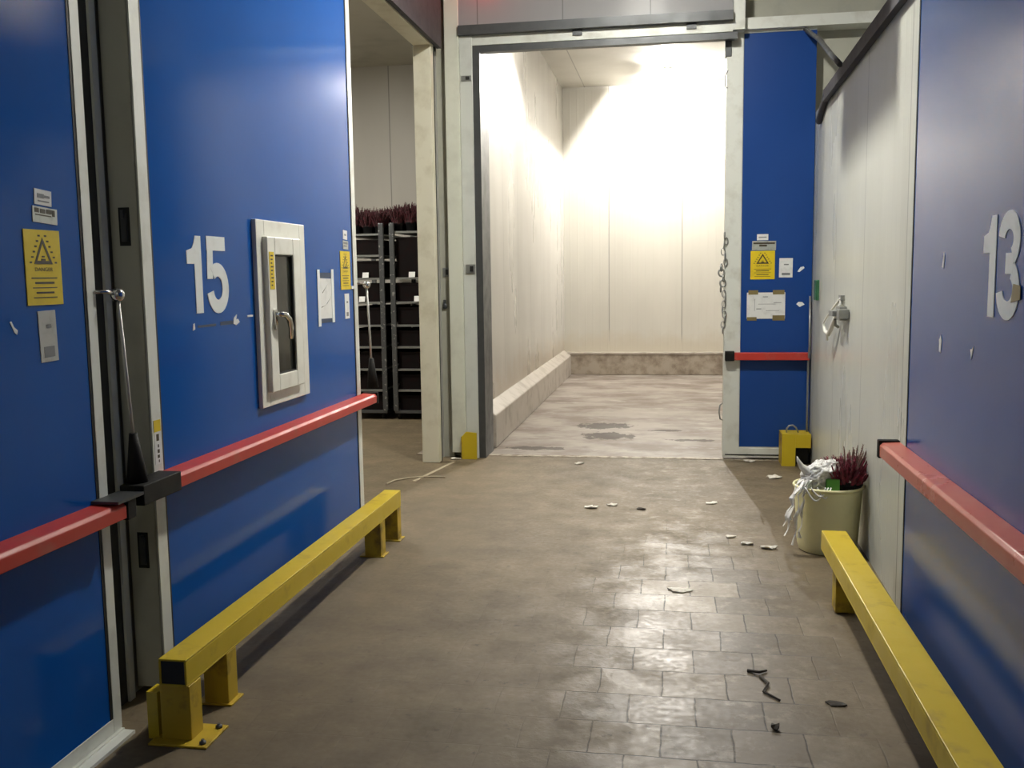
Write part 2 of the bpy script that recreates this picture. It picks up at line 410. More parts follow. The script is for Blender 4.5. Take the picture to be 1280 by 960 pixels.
# store room to the side
struct('wall_store_back', MB().box(-7.2, 12.4, 0, -1.95, 12.6, 4.6), M['store_wall'])
struct('wall_store_left', MB().box(-7.3, 2.5, 0, -7.1, 12.6, 4.6), M['store_wall'])
struct('wall_store_front', MB().box(-7.2, 2.4, 0, -2.3, 2.5, 4.6), M['store_wall'])
struct('wall_store_right', MB().box(-2.14, 8.6, 0, -1.96, 12.4, 4.6), M['store_wall'])
struct('ceiling_store', MB().box(-7.2, 2.4, 4.33, -2.147, 12.6, 4.45), M['store_ceiling'])

# ------------------------------------------------------------------ sliding doors
def side_door(fr, u0, u1, z0, z1, name, label, thick, blue, trim=.048, near_trim=True, far_trim=True):
    """door leaf standing off the wall; fr faces the passage, u0..u1 along it"""
    root = MB().fbox(fr, u0, z0, -thick, u1, z1, -.003).build(name, M['edge'], None, fr((u0 + u1) / 2, z0, -thick / 2))
    root['kind'] = 'structure'; root['label'] = label; root['category'] = 'door'
    a = u0 + (trim if near_trim else .012); b = u1 - (trim if far_trim else .012)
    MB().fbox(fr, a + .012, z0 + .05, -.004, b - .012, z1 - .05, 0).build('face_panel', blue, root)
    g = MB().fbox(fr, a, z0 + .03, -.004, a + .014, z1 - .03, .002).fbox(fr, b - .014, z0 + .03, -.004, b, z1 - .03, .002)
    g.build('gasket', M['gasket'], root)
    t = MB()
    if near_trim: t.fbox(fr, u0, z0, -.006, u0 + trim, z1, .004)
    if far_trim: t.fbox(fr, u1 - trim, z0, -.006, u1, z1, .004)
    t.fbox(fr, a, z0, -.006, b, z0 + .05, .003).fbox(fr, a, z1 - .05, -.006, b, z1, .003)
    t.build('edge_trim', M['alu'], root)
    return root

def push_bar(fr, root, u0, u1, z0, z1, out, caps, label, mat='red'):
    """hollow red bumper bar with sloping top, caps = [(u0, u1)]"""
    m = MB()
    poly = [(.0, z0), (out, z0), (out, z1 - .012), (out - .012, z1), (.0, z1 + .004)]
    q = [[m.bm.verts.new(fr(u, v, w)) for w, v in poly] for u in (u0, u1)]
    n = len(poly); m.bm.faces.new(q[0]); m.bm.faces.new(q[1])
    for i in range(n): m.bm.faces.new((q[0][i], q[0][(i + 1) % n], q[1][(i + 1) % n], q[1][i]))
    bar = m.build('push_bar', M[mat], root, bev=.003); lab(bar, label)
    for c0, c1 in caps:
        MB().fbox(fr, c0, z0 - .008, .0, c1, z1 + .010, out + .004).build('end_cap', M['black'], bar, bev=.004)
    return bar

def lever(fr, root, u, ztop, zbot, out, lean=.0):
    """ball-topped lever of a sliding door: bracket rod, knob, rod, rubber boot"""
    h = MB().tube([fr(u, ztop - .015, out), fr(u + lean * .5, (ztop + zbot) / 2, out + .004), fr(u + lean, zbot + .17, out)], .0065).build('lever_rod', M['rod'], root)
    MB().ball(fr(u, ztop, out), .024).build('knob', M['chrome'], h)
    MB().tube([fr(u - .09, ztop + .012, .0), fr(u - .05, ztop + .012, out * .7), fr(u, ztop, out)], .007).build('bracket_rod', M['chrome'], h)
    MB().tube([fr(u + lean, zbot + .19, out), fr(u + lean + .005, zbot + .10, out), fr(u + lean + .012, zbot, out)], [.014, .026, .040], 12).build('rubber_boot', M['black'], h)
    return h

# door beside the viewer, door 15, door 13
d1 = side_door(LEFT, .15, 2.993, .02, 3.75, 'door_1', 'blue sliding door beside door 15 with yellow warning sign and red bar end', .11, M['blue'])
push_bar(LEFT, d1, .15, 2.965, .790, .845, .09, [(2.965, 3.02)], 'scuffed red bar')
lever(LEFT, d1, 3.075, 1.553, .87, .035, .045)
lab(MB().fbox(LEFT, 2.90, .852, .0, 3.06, .862, .10).build('bracket_plate', M['steel_dark'], d1), 'dark metal plate over the bar end')
MB().prism(LEFT, [(2.56, 1.484), (2.567, 1.486), (2.578, 1.468), (2.592, 1.458), (2.588, 1.445), (2.578, 1.452)], 0, .0015).build('paint_chip', M['digit'], d1)

d2 = side_door(LEFT, 3.30, 5.745, .03, 3.75, 'door_2', 'blue sliding door numbered 15 with narrow white window and red bar', .115, M['blue'], trim=.066)
push_bar(LEFT, d2, 3.335, 5.80, .815, .870, .09, [(3.07, 3.335), (5.80, 5.825)], 'red bar with black box at its end')
lever(LEFT, d2, 5.83, 1.556, .90, .035, .05)
# recessed hooks in the grey edge facing the viewer
EDGE = Fr((0, 3.30, 0), (1, 0, 0), (0, -1, 0))
for z in (1.80, .575):
    p = MB().fbox(EDGE, -2.022, z - .07, -.001, -1.978, z + .07, .0015).build('latch_recess', M['gasket'], d2)
    MB().fbox(EDGE, -2.010, z - .055, .0, -1.988, z + .05, .010).fbox(EDGE, -2.006, z + .03, .0, -1.994, z + .06, .016).build('latch_hook', M['steel_dark'], p)
lab(MB().fbox(LEFT, 3.310, .905, .004, 3.358, 1.075, .0055).build('edge_label', M['paper'], d2), 'small label strip with yellow top and black dots')
e = MB().fbox(LEFT, 3.310, 1.03, .0055, 3.358, 1.075, .0062).build('label_patch', M['sticker_yellow'], d2)
e = MB()
for (u, v, a, b) in ((3.333, 1.008, .009, .013), (3.335, .975, .004, .006), (3.335, .955, .007, .007), (3.334, .935, .007, .006), (3.336, .917, .003, .005)):
    e.fbox(LEFT, u - a, v - b, .0055, u + a, v + b, .0062)
e.build('label_print', M['ink'], d2)

def digit1(fr, u, v, h, s=1.0):
    m = MB()
    m.prism(fr, [(u + .062, v), (u + .122, v), (u + .122, v + h), (u + .075, v + h), (u + .062, v + h - .03)], 0, .0025)
    m.prism(fr, [(u, v + h - .115), (u + .062, v + h - .115), (u + .062, v + h - .03), (u + .045, v + h - .052), (u, v + h - .062)], 0, .0025)
    return m
m = digit1(LEFT, 3.632, 1.464, .318)
u, v = 3.800, 1.460
m.fbox(LEFT, u + .004, v + .265, 0, u + .172, v + .325, .0025)
m.prism(LEFT, [(u + .0, v + .145), (u + .05, v + .145), (u + .057, v + .265), (u + .007, v + .265)], 0, .0023)
m.arc(LEFT, u + .092, v + .105, .100, .108, .058, -168, 128, 0, .0028)
lab(m.build('door_number', M['digit'], d2), 'white number 15')

# window set in door 15
wf = MB()
def ring(mb, fr, u0, v0, u1, v1, t, w0, w1):
    tl, tr, tb, tt = t
    mb.fbox(fr, u0, v0, w0, u0 + tl, v1, w1).fbox(fr, u1 - tr, v0, w0, u1, v1, w1)
    mb.fbox(fr, u0 + tl, v0, w0, u1 - tr, v0 + tb, w1).fbox(fr, u0 + tl, v1 - tt, w0, u1 - tr, v1, w1)
ring(wf, LEFT, 4.255, .990, 4.852, 1.880, (.09, .07, .09, .10), 0, .022)
wf = wf.build('window_frame', M['white_plastic'], d2, bev=.003); lab(wf, 'white narrow window frame')
sa = MB(); ring(sa, LEFT, 4.318, 1.058, 4.722, 1.802, (.088, .092, .080, .085), .020, .048)
sa.build('sash', M['white_plastic'], wf, bev=.005)
MB().fbox(LEFT, 4.39, 1.13, .016, 4.65, 1.73, .028).build('window_pane', M['glass'], wf)
gk = MB(); ring(gk, LEFT, 4.403, 1.136, 4.633, 1.719, (.008, .008, .008, .008), .028, .040); gk.build('pane_seal', M['gasket'], wf)
hb = MB().fbox(LEFT, 4.356, 1.360, .048, 4.384, 1.455, .058)
hb.tube([LEFT(4.370, 1.432, .055), LEFT(4.370, 1.434, .080), LEFT(4.398, 1.430, .090), LEFT(4.445, 1.406, .090), LEFT(4.470, 1.362, .088), LEFT(4.468, 1.308, .086)], [.012, .012, .013, .014, .013, .010], 10)
hb.build('window_handle', M['chrome'], wf)
MB().fbox(LEFT, 4.332, 1.552, .048, 4.386, 1.73, .0495).build('sash_sticker', M['sticker_yellow'], wf)
e = MB()
for i in range(9): e.fbox(LEFT, 4.346, 1.568 + i * .0175, .0495, 4.362 + .006 * (i % 3), 1.575 + i * .0175, .0502)
e.build('sash_sticker_print', M['ink'], wf)
# torn tape under the number
m = MB().fbox(LEFT, 3.70, 1.404, 0, 3.86, 1.414, .001).fbox(LEFT, 3.90, 1.404, 0, 4.02, 1.420, .001)
lab(m.build('tape_residue', M['tape_dark'], d2), 'dark smear of old tape')
m = MB().prism(LEFT, [(4.02, 1.405), (4.05, 1.398), (4.085, 1.41), (4.07, 1.425), (4.05, 1.42), (4.06, 1.445), (4.03, 1.43)], 0, .003).prism(LEFT, [(3.655, 1.395), (3.675, 1.40), (3.672, 1.425), (3.66, 1.42)], 0, .002).fbox(LEFT, 4.17, 1.428, 0, 4.23, 1.437, .002)
lab(m.build('tape_scrap', M['paper'], d2), 'torn white tape scraps')
MB().fbox(LEFT, 5.63, 1.535, .0, 5.70, 1.553, .006).build('tie_scrap', M['paper'], d2)

d3 = side_door(RIGHT, -4.275, -.3, .03, 3.75, 'door_3', 'glossy blue sliding door numbered 13 behind the yellow rail beside the bin', .078, M['blue_gloss'], far_trim=False, near_trim=False)
push_bar(RIGHT, d3, -4.37, -.3, .788, .850, .085, [(-4.41, -4.37)], 'red bar with reflected light painted in as paler red', 'red_reflect')
m = digit1(RIGHT, -3.312, 1.452, .315)
u, v = -3.170, 1.452
m.arc(RIGHT, u + .095, v + .088, .100, .092, .056, -172, 62, 0, .0025)
m.arc(RIGHT, u + .095, v + .236, .094, .086, .056, -60, 172, 0, .0025)
m.fbox(RIGHT, u + .072, v + .134, 0, u + .137, v + .196, .0028)
lab(m.build('door_number', M['digit'], d3), 'white number 13')
lab(MB().prism(RIGHT, [(u + .135, v + .05), (u + .21, v + .06), (u + .21, v + .10), (u + .15, v + .105)], .0026, .004).build('tape_scrap', M['tape'], d3), 'brown tape over the lower bowl of the 3')
for (y, z, q) in ((3.778, 1.636, [(-.012, -.025), (.004, -.03), (.012, .02), (-.002, .028)]), (3.78, 1.329, [(-.016, -.03), (.004, -.035), (.016, .01), (.004, .032), (-.018, .012)]), (3.398, 1.325, [(-.014, .01), (.0, -.022), (.02, .022), (.004, .012)])):
    MB().prism(RIGHT, [(-y + a, z + b) for a, b in q], 0, .002).build('torn_scrap', M['paper'], d3)

# narrow blue door at the end of the passage
d4 = MB().box(.42, 8.362, .02, 1.135, 8.46, 3.56).build('door_4', M['edge'], None, (.78, 8.41, .02))
d4['kind'] = 'structure'; d4['label'] = 'narrow blue sliding door beside the bright opening, with papers and thin red bar'; d4['category'] = 'door'
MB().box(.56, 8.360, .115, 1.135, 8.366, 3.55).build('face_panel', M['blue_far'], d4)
MB().box(.42, 8.348, .02, .556, 8.366, 3.57).box(.556, 8.350, .02, 1.135, 8.366, .105).box(.556, 8.350, 3.55, 1.135, 8.366, 3.575).build('edge_trim', M['alu'], d4, bev=.003)
MB().box(.44, 8.346, .040, 1.135, 8.350, .050).build('seal', M['gasket'], d4)
b4 = MB().box(.505, 8.29, .865, 1.12, 8.36, .928).build('push_bar', M['red'], d4, bev=.004); lab(b4, 'thin red bar')
MB().box(.430, 8.28, .858, .507, 8.362, .940).build('end_cap', M['black'], b4, bev=.004)
MB().tube([(.425, 8.40, .49), (.395, 8.38, .47), (.388, 8.37, .41), (.398, 8.38, .35), (.425, 8.40, .335)], .006).build('pull_loop', M['steel'], d4)
MB().tube([(.43, 8.35, 3.26), (.41, 8.35, 3.22), (.408, 8.35, 3.13), (.43, 8.35, 3.12)], .006).build('hook', M['steel'], d4)
lab(MB().box(.405, 8.34, 3.37, .46, 8.42, 3.55).build('roller_bracket', M['steel_dark'], d4, bev=.005), 'dark bracket at the top corner')

def scraps(fr, pts, name, parent):
    for (u, v, q) in pts:
        MB().prism(fr, [(u + a, v + b) for a, b in q], 0, .002).build(name, M['digit'], parent)
scraps(BACK, [(1.045, 1.622, [(-.028, -.018), (-.012, -.022), (.028, .01), (.022, .024), (-.005, .018)]), (1.05, 1.333, [(-.038, .0), (-.01, -.025), (.03, -.004), (.01, .016), (-.02, .018)])], 'torn_scrap', d4)

# ------------------------------------------------------------------ signs and papers stuck on the doors
def triangle_sign(fr, u0, v0, u1, v1, label, full=True):
    cu = (u0 + u1) / 2; W = u1 - u0; H = v1 - v0
    r = thing('warning_sign', label, 'sign', fr(cu, v0, 0))
    MB().fbox(fr, u0, v0, 0, u1, v1, .003).build('sign_plate', M['sticker_yellow'], r)
    m = MB()
    tb, tt = v0 + H * .545, v0 + H * .90
    hw = W * .26; t = W * .045
    A, B, Cc = (cu - hw, tb), (cu + hw, tb), (cu, tt)
    ins = lambda p: (cu + (p[0] - cu) * .66, (tb + (tt - tb) * .36) + (p[1] - (tb + (tt - tb) * .36)) * .66)
    P = [A, B, Cc]; Q = [ins(p) for p in P]
    for i in range(3): m.prism(fr, [P[i], P[(i + 1) % 3], Q[(i + 1) % 3], Q[i]], .003, .0038)
    m.fbox(fr, cu - W * .06, tb + H * .045, .003, cu + W * .06, tb + H * .07, .0038)
    m.fbox(fr, cu - W * .04, tb + H * .09, .003, cu + W * .04, tb + H * .11, .0038)
    for s in (-1, 1):                                            # row of small marks along both slopes
        for i in range(6):
            k = i / 5
            x = cu + s * (hw * (1 - k) + W * (.09)); y = tb + .02 * H + (tt - tb) * (k * 1.0)
            m.fbox(fr, x - W * .03, y - H * .010, .003, x + W * .03, y + H * .012, .0038)
    m.build('triangle_print', M['ink'], r)
    m = MB().text(fr, 'DANGER', cu, v0 + H * .475, W * .50, H * .050, .0036)
    m.build('heading_print', M['ink'], r)
    m = MB()
    for k, (a, hgt) in enumerate(((.36, .008), (.27, .014), (.34, .007), (.25, .012), (.33, .007))):
        y = v0 + H * (.36 - .065 * k)
        m.fbox(fr, cu - W * a, y - H * hgt, .003, cu + W * a, y + H * hgt, .0036)
    m.build('text_lines', M['ink'], r)
    return r

def plate(name, fr, u0, v0, u1, v1, label, cat, mat, marks, tilt=0.0, mark_mat='ink', group=None):
    cu, cv = (u0 + u1) / 2, (v0 + v1) / 2
    rot = lambda a, b: (cu + (a - cu) * math.cos(tilt) - (b - cv) * math.sin(tilt), cv + (a - cu) * math.sin(tilt) + (b - cv) * math.cos(tilt))
    r = thing(name, label, cat, fr(cu, v0, 0), group)
    MB().prism(fr, [rot(u0, v0), rot(u1, v0), rot(u1, v1), rot(u0, v1)], 0, .0022).build('sheet', M[mat], r)
    W, H = u1 - u0, v1 - v0
    if marks:
        for (a0, b0, a1, b1) in marks:
            m = MB()
            m.prism(fr, [rot(u0 + a * W, v0 + b * H) for a, b in ((a0, b0), (a1, b0), (a1, b1), (a0, b1))], .0022, .003)
            m.build('print', M[mark_mat], r)
    return r

triangle_sign(LEFT, 2.645, 1.530, 2.818, 1.762, 'large yellow warning sign on the blue door beside door 15, above a white label')
plate('sticker', LEFT, 2.710, 1.838, 2.792, 1.886, 'small white sticker at the top of the column of signs left of door 15', 'sticker', 'paper', [(.15, .45, .55, .72), (.58, .5, .88, .66), (.2, .22, .85, .30)], -.06, 'ink_soft')
plate('sticker', LEFT, 2.696, 1.783, 2.815, 1.832, 'silver printed sticker just above the large yellow warning sign', 'sticker', 'silver', [(.08, .62, .25, .9), (.3, .6, .5, .88), (.55, .62, .78, .9), (.1, .45, .75, .52), (.8, .5, .9, .9)], -.05, 'ink')
plate('sticker', LEFT, 2.690, 1.352, 2.775, 1.512, 'tall white label below the large yellow warning sign', 'label', 'paper_dim', [(.42, .66, .7, .73), (.2, .09, .8, .30)], .02, 'ink_soft')
# on door 15
pp = plate('notice_paper', LEFT, 5.075, 1.375, 5.325, 1.600, 'wrinkled white paper held by tape strips on door 15 beside its window', 'paper', 'paper', [], -.02)
for a in ((5.065, 1.335, .0022, 5.105, 1.650, .004), (5.285, 1.348, .0022, 5.325, 1.652, .004)): MB().fbox(LEFT, *a).build('tape', M['digit'], pp)
for a in ((5.105, 1.602, .0005, 5.285, 1.632, .0018), (5.11, 1.352, .0005, 5.285, 1.375, .0018)): MB().fbox(LEFT, *a).build('dark_tape', M['tape_dark'], pp)
wr = MB()
for a, b in (((5.12, 1.44), (5.20, 1.455)), ((5.20, 1.455), (5.28, 1.50)), ((5.14, 1.52), (5.24, 1.575))):
    wr.tube([LEFT(*a, .0024), LEFT(*b, .0024)], .0022, 6)
wr.build('crease', M['paper_dim'], pp)
plate('sticker', LEFT, 5.515, 1.830, 5.588, 1.884, 'tiny white sticker near the far edge of door 15', 'sticker', 'paper', [(.3, .4, .7, .6)], -.05, 'ink_soft')
plate('sticker', LEFT, 5.508, 1.772, 5.600, 1.822, 'tiny grey sticker just above the yellow sign on door 15', 'sticker', 'silver', [(.1, .6, .9, .85), (.15, .3, .7, .45)], -.03, 'ink_soft')
triangle_sign(LEFT, 5.450, 1.533, 5.620, 1.760, 'yellow warning sign near the far edge of door 15')
plate('sticker', LEFT, 5.508, 1.358, 5.588, 1.508, 'slim white label below the yellow sign on door 15', 'label', 'paper', [(.4, .62, .7, .7), (.3, .1, .75, .26)], .01, 'ink_soft')
# on the narrow door
plate('sticker', BACK, .684, 1.868, .776, 1.918, 'white tag sticker at the top of the narrow blue door notices', 'sticker', 'paper', [(.15, .42, .85, .58)], 0, 'ink_soft')
plate('sticker', BACK, .645, 1.785, .840, 1.862, 'silver sticker over the yellow sign on the narrow blue door', 'sticker', 'silver', [(.05, .66, .95, .84), (.3, .4, .62, .6)], -.01, 'ink')
triangle_sign(BACK, .634, 1.543, .832, 1.780, 'yellow warning sign on the narrow blue door')
plate('sticker', BACK, .868, 1.556, .978, 1.716, 'white label card beside the yellow sign on the narrow blue door', 'label', 'paper', [(.35, .64, .7, .70), (.2, .12, .82, .24)], -.01, 'ink_soft')
pp = plate('notice_paper', BACK, .608, 1.212, .922, 1.432, 'white landscape notice with brown tape on the narrow blue door', 'paper', 'paper', [(.2, .3, .21, .75), (.25, .36, .38, .39), (.42, .82, .55, .85), (.3, .55, .75, .565), (.5, .3, .85, .315), (.7, .6, .9, .62)], 0, 'ink_soft')
for a in ((.62, 1.415, .0024, .70, 1.452, .004), (.82, 1.415, .0024, .915, 1.452, .004), (.61, 1.196, .0024, .69, 1.226, .004), (.82, 1.196, .0024, .92, 1.24, .004)): MB().fbox(BACK, *a).build('tape', M['tape'], pp)

# ------------------------------------------------------------------ yellow guard rails
def guard_rail(x0, x1, y0, y1, ztop, zh, posts, name_label, plates):
    r = thing('guard_rail', name_label, 'guard rail', ((x0 + x1) / 2, (y0 + y1) / 2, 0))
    t = .008; m = MB()          # open box section
    m.box(x0, y0, ztop - t, x1, y1, ztop).box(x0, y0, ztop - zh, x1, y1, ztop - zh + t)
    m.box(x0, y0, ztop - zh + t, x0 + t, y1, ztop - t).box(x1 - t, y0, ztop - zh + t, x1, y1, ztop - t)
    m.box(x0 + t, y0 + .01, ztop - zh + t, x1 - t, y0 + .016, ztop - t)
    m.build('rail_tube', M['yellow'], r, bev=.003)
    lab(MB().box(x0 + t, y0 + .004, ztop - zh + t, x1 - t, y0 + .0095, ztop - t).build('dark_end', M['gasket'], r), 'black sheet for the dark of the open end')  # black sheet paints the darkness inside the hollow tube
    for (py, px0, px1, d) in posts:
        p = MB().box(px0, py - d / 2, .006, px1, py + d / 2, ztop - zh).build('post', M['yellow_dark'], r, bev=.003)
        if plates:
            big = py < 3.1; MB().box(px0 - .03, py - (.085 if big else .05), 0, px1 + (.075 if big else .016), py + (.085 if big else .055), .008).build('base_plate', M['yellow_dark'], p, bev=.002)
            for dx, dy in (((px1 + .05, -.06), (px1 + .05, .06)) if big else ()):
                MB().lathe((dx, py + dy, .008), [(.012, 0), (.012, .008), (.006, .009), (.006, .016)], 8).build('anchor_bolt', M['steel_dark'], p)
    return r
guard_rail(-1.755, -1.652, 2.945, 5.60, .30, .098,
           [(2.995, -1.760, -1.648, .085), (3.285, -1.750, -1.652, .08), (5.22, -1.75, -1.652, .09), (5.555, -1.75, -1.652, .075)],
           'long yellow steel guard rail on the floor in front of door 15', True)
guard_rail(.742, .862, .4, 4.935, .30, .098, [(4.60, .755, .85, .10), (2.6, .755, .85, .10), (.8, .755, .85, .10)],
           'long yellow steel guard rail on the floor in front of door 13 beside the bin', False)
lab(MB().box(-1.815, 2.96, 0, -1.775, 3.03, .17).build('angle_iron', M['yellow'], [o for o in COL.objects if o.name == 'guard_rail'][0]), 'bright yellow angle iron')

# floor track under door_1
struct('trim_15', MB().box(-1.935, .1, 0, -1.885, 2.99, .012).box(-1.945, .1, 0, -1.925, 2.99, .018), M['alu'])
# aluminium strip and seal on the wall between the two doors
struct('trim_16', MB().box(-2.07, 3.035, 0, -2.055, 3.27, 3.9), M['gasket'])
struct('trim_17', MB().box(-2.055, 3.225, 0, -2.045, 3.262, 3.9), M['greywhite'])

# yellow corner guards
g = thing('corner_guard', 'small yellow steel guard at the foot of the white frame by the bright opening', 'guard', (-1.765, 8.16, 0))
MB().prism(Fr((0, 8.15, 0), (1, 0, 0), (0, 1, 0)), [(-1.835, 0), (-1.70, 0), (-1.70, .235), (-1.795, .245), (-1.835, .20)], 0, .008).build('front_plate', M['yellow'], g, bev=.002)
MB().box(-1.840, 8.15, 0, -1.832, 8.21, .20).build('side_plate', M['yellow_dark'], g)
g = thing('corner_guard', 'yellow steel box guard with dark cut-out below the narrow blue door', 'guard', (1.0, 8.2, 0))
MB().box(.888, 8.10, 0, .998, 8.108, .26).box(.998, 8.10, .155, 1.12, 8.108, .26).build('front_plate', M['yellow'], g, bev=.002)
MB().box(.888, 8.108, 0, .896, 8.33, .26).build('side_plate', M['yellow_dark'], g)
MB().box(.888, 8.10, .26, 1.12, 8.33, .268).build('top_plate', M['yellow'], g)
lab(MB().box(1.0, 8.20, 0, 1.115, 8.30, .15).build('dark_hollow', M['gasket'], g, bev=.006), 'black block standing for the dark hollow of the cut-out')  # black fill paints the shade inside the hollow guard
c = MB().tube([(.935, 8.2, .268), (.935, 8.2, .30), (.955, 8.2, .325), (.985, 8.2, .33), (1.01, 8.2, .31), (1.03, 8.2, .268)], .007)
tag(c.build('cable_loop', M['steel'], None, (.98, 8.2, .268)), 'grey cable loop standing on the yellow box guard', 'cable')
c = MB().tube([(1.105, 8.25, .268), (1.107, 8.28, .5), (1.112, 8.31, .84), (1.115, 8.27, .98), (1.118, 8.32, 1.4)], .009)
tag(c.build('conduit', M['steel'], None, (1.105, 8.25, .268)), 'thin grey conduit rising in the corner beside the narrow blue door', 'pipe')

# ------------------------------------------------------------------ fittings of the white wall
c = MB().hexa([(1.015, 4.35, 2.845), (1.052, 4.35, 2.845), (1.115, 7.55, 2.845), (1.075, 7.55, 2.845), (1.015, 4.35, 2.925), (1.052, 4.35, 2.925), (1.115, 7.55, 2.925), (1.075, 7.55, 2.925)])
c.tube([(1.095, 7.50, 2.885), (1.105, 7.75, 2.84), (1.115, 8.0, 2.77)], .026, 8)
tr = c.build('wall_rail', M['rail_dark'], None, (1.06, 5.9, 2.86)); tag(tr, 'dark steel rail along the top edge of the white wall', 'rail')
c = MB().tube([(1.045, 6.62, 2.92), (1.05, 7.0, 3.06), (1.05, 7.6, 3.30), (1.04, 8.33, 3.55)], .018, 8)
tag(c.build('cable_pipe', M['steel_dark'], None, (1.045, 6.6, 2.92)), 'dark pipe branching up from the wall rail to the narrow blue door', 'pipe')

h = thing('pull_handle', 'white plastic strap hanging from a steel catch on the white wall', 'handle', (1.08, 6.5, 1.33))
lp = MB()
pts = [(1.082, 6.60, 1.425), (1.060, 6.80, 1.345), (1.045, 6.98, 1.270), (1.040, 7.04, 1.235), (1.045, 6.99, 1.185), (1.055, 6.90, 1.170), (1.060, 6.82, 1.215), (1.068, 6.72, 1.290), (1.080, 6.58, 1.385)]
lp.tube(pts, [.008, .008, .007, .008, .013, .016, .016, .015, .012], 8, True)
lp.tube([(1.05, 6.93, 1.18), (1.055, 6.945, 1.125)], [.013, .006], 8)
lp.build('strap', M['white_plastic'], h)
lt = MB().box(1.05, 6.44, 1.285, 1.094, 6.60, 1.375).box(1.03, 6.34, 1.30, 1.092, 6.44, 1.36).box(1.015, 6.50, 1.31, 1.05, 6.66, 1.345)
lt.tube([(1.04, 6.55, 1.29), (1.045, 6.57, 1.25), (1.07, 6.60, 1.235)], .010, 8)
lt.build('catch', M['steel'], h, bev=.006)
MB().box(1.075, 6.56, 1.41, 1.108, 6.66, 1.445).build('mount', M['steel'], h)
g = MB().box(1.105, 7.90, 1.375, 1.138, 8.02, 1.535, .006)
tag(g.build('emergency_release', M['green_sign'], None, (1.115, 7.98, 1.375)), 'small green release plate in the corner between the white wall and narrow blue door', 'release')

# latch fittings on the frame left of the opening
def latch(x, z, w_, h_, label, y=8.21):
    r = thing('latch_plate', label, 'latch', (x, y, z))
    MB().box(x - w_, y - .012, z - h_, x + w_, y, z + h_).build('plate', M['steel'], r, bev=.003)
    MB().box(x - w_ * .1, y - .020, z - h_ * .6, x + w_ * .6, y - .012, z + h_ * .6).build('catch', M['gasket'], r)
latch(-1.745, 3.270, .045, .022, 'metal latch near the top of the white frame, left of the bright opening')
latch(-1.738, 1.665, .042, .040, 'square latch plate on the white frame at sign height, left of the bright opening')
latch(-1.968, 1.640, .030, .040, 'square latch plate in the recessed strip beside the cream jamb', 8.26)
m = MB().ball((-1.985, 8.245, 1.345), .022, 2, (1, .6, 1.3)).box(-1.995, 8.235, 1.37, -1.975, 8.262, 1.40)
tag(m.build('keyhole', M['steel_dark'], None, (-1.985, 8.26, 1.34)), 'dark keyhole lock below the latch beside the cream jamb', 'lock')

# chain hanging down the left edge of the narrow door
ch = MB()
z = 1.91; i = 0
while z > 1.10:
    a = i % 2; s = 1.0 + (.5 if 5 < i < 10 else 0)
    x = .418 + .012 * math.sin(i * 1.7) - (.016 if 5 < i < 11 else 0); y = 8.335
    pts = []
    for q in range(10):
        t = 2 * PI * q / 10
        r0, r1 = .016 * s * math.cos(t), .030 * math.sin(t)
        pts.append((x + (r0 if a else r0 * .25), y + (r0 * .25 if a else r0), z + r1))
    ch.tube(pts, .0055 * s, 6, True)
    z -= .044; i += 1
tag(ch.build('chain', M['steel'], None, (.418, 8.335, 1.93)), 'steel chain hanging down the edge of the narrow blue door', 'chain')

# ------------------------------------------------------------------ bin with bag and plant
BX, BY = .883, 5.66
r = thing('waste_bin', 'round cream plastic bin against the white wall holding a heather plant', 'bin', (BX, BY, 0))
prof = [(.150, 0), (.160, .006), (.168, .04), (.187, .34), (.189, .375), (.181, .375), (.176, .34), (.155, .03), (.02, .025)]
MB().lathe((BX, BY, 0), prof, 48).build('bin_body', M['bin'], r)
rim = MB(); rim.tube([(BX + .190 * math.cos(2 * PI * q / 48), BY + .190 * math.sin(2 * PI * q / 48), .377) for q in range(48)], .009, 8, True)
rim.build('rim', M['bin'], r)

def spike(mb, x, y, z, h, lx, ly, r0):
    n = 7; k = 9
    pts = []; rr = []
    for i in range(k):
        t = i / (k - 1)
        pts.append((x + lx * t + random.uniform(-.003, .003), y + ly * t + random.uniform(-.003, .003), z + h * t))
        rr.append(max(.0015, r0 * (1 - t) ** .7 * (1.25 if i % 2 else .75)))
    mb.tube(pts, rr, n)
    for i in range(int(h * 260)):                 # tiny needle leaves
        t = random.random() ** .8; a = random.uniform(0, 2 * PI); l = .016 * (1.1 - .5 * t)
        p = Vector((x + lx * t, y + ly * t, z + h * t)); d = Vector((math.cos(a), math.sin(a), .9)) * l
        s = Vector((-math.sin(a), math.cos(a), 0)) * .003
        v = [mb.bm.verts.new(q) for q in (p - s, p + s, p + d)]
        mb.bm.faces.new(v)

def heather(loc, label, mat, n=34, rad=.09, h0=.10, h1=.22, pot_r=.06, pot_h=.10, group=None, tip=None):
    r = thing('heather_plant', label, 'plant', loc, group)
    x, y, z = loc
    MB().lathe(loc, [(pot_r * .75, 0), (pot_r, pot_h), (pot_r * 1.06, pot_h), (pot_r * 1.06, pot_h + .008), (pot_r * .8, pot_h + .008), (.004, pot_h - .005)], 20).build('pot', M['pot'], r)
    f = MB(); g = MB()
    for i in range(n):
        a = random.uniform(0, 2 * PI); q = math.sqrt(random.random())
        dx, dy = math.cos(a) * q, math.sin(a) * q
        hh = random.uniform(h0, h1) * (1.08 - .35 * q)
        spike(g if (tip and i % 9 == 0) else f, x + dx * pot_r * .7, y + dy * pot_r * .7, z + pot_h * .9, hh * (1.4 if tip and i % 9 == 0 else 1), dx * rad * .6, dy * rad * .6, .015)
    f.build('foliage', mat, r)
    if tip: lab(g.build('dry_tips', tip, r), 'greyish brown dry tips')
    else: g.bm.free()
    return r
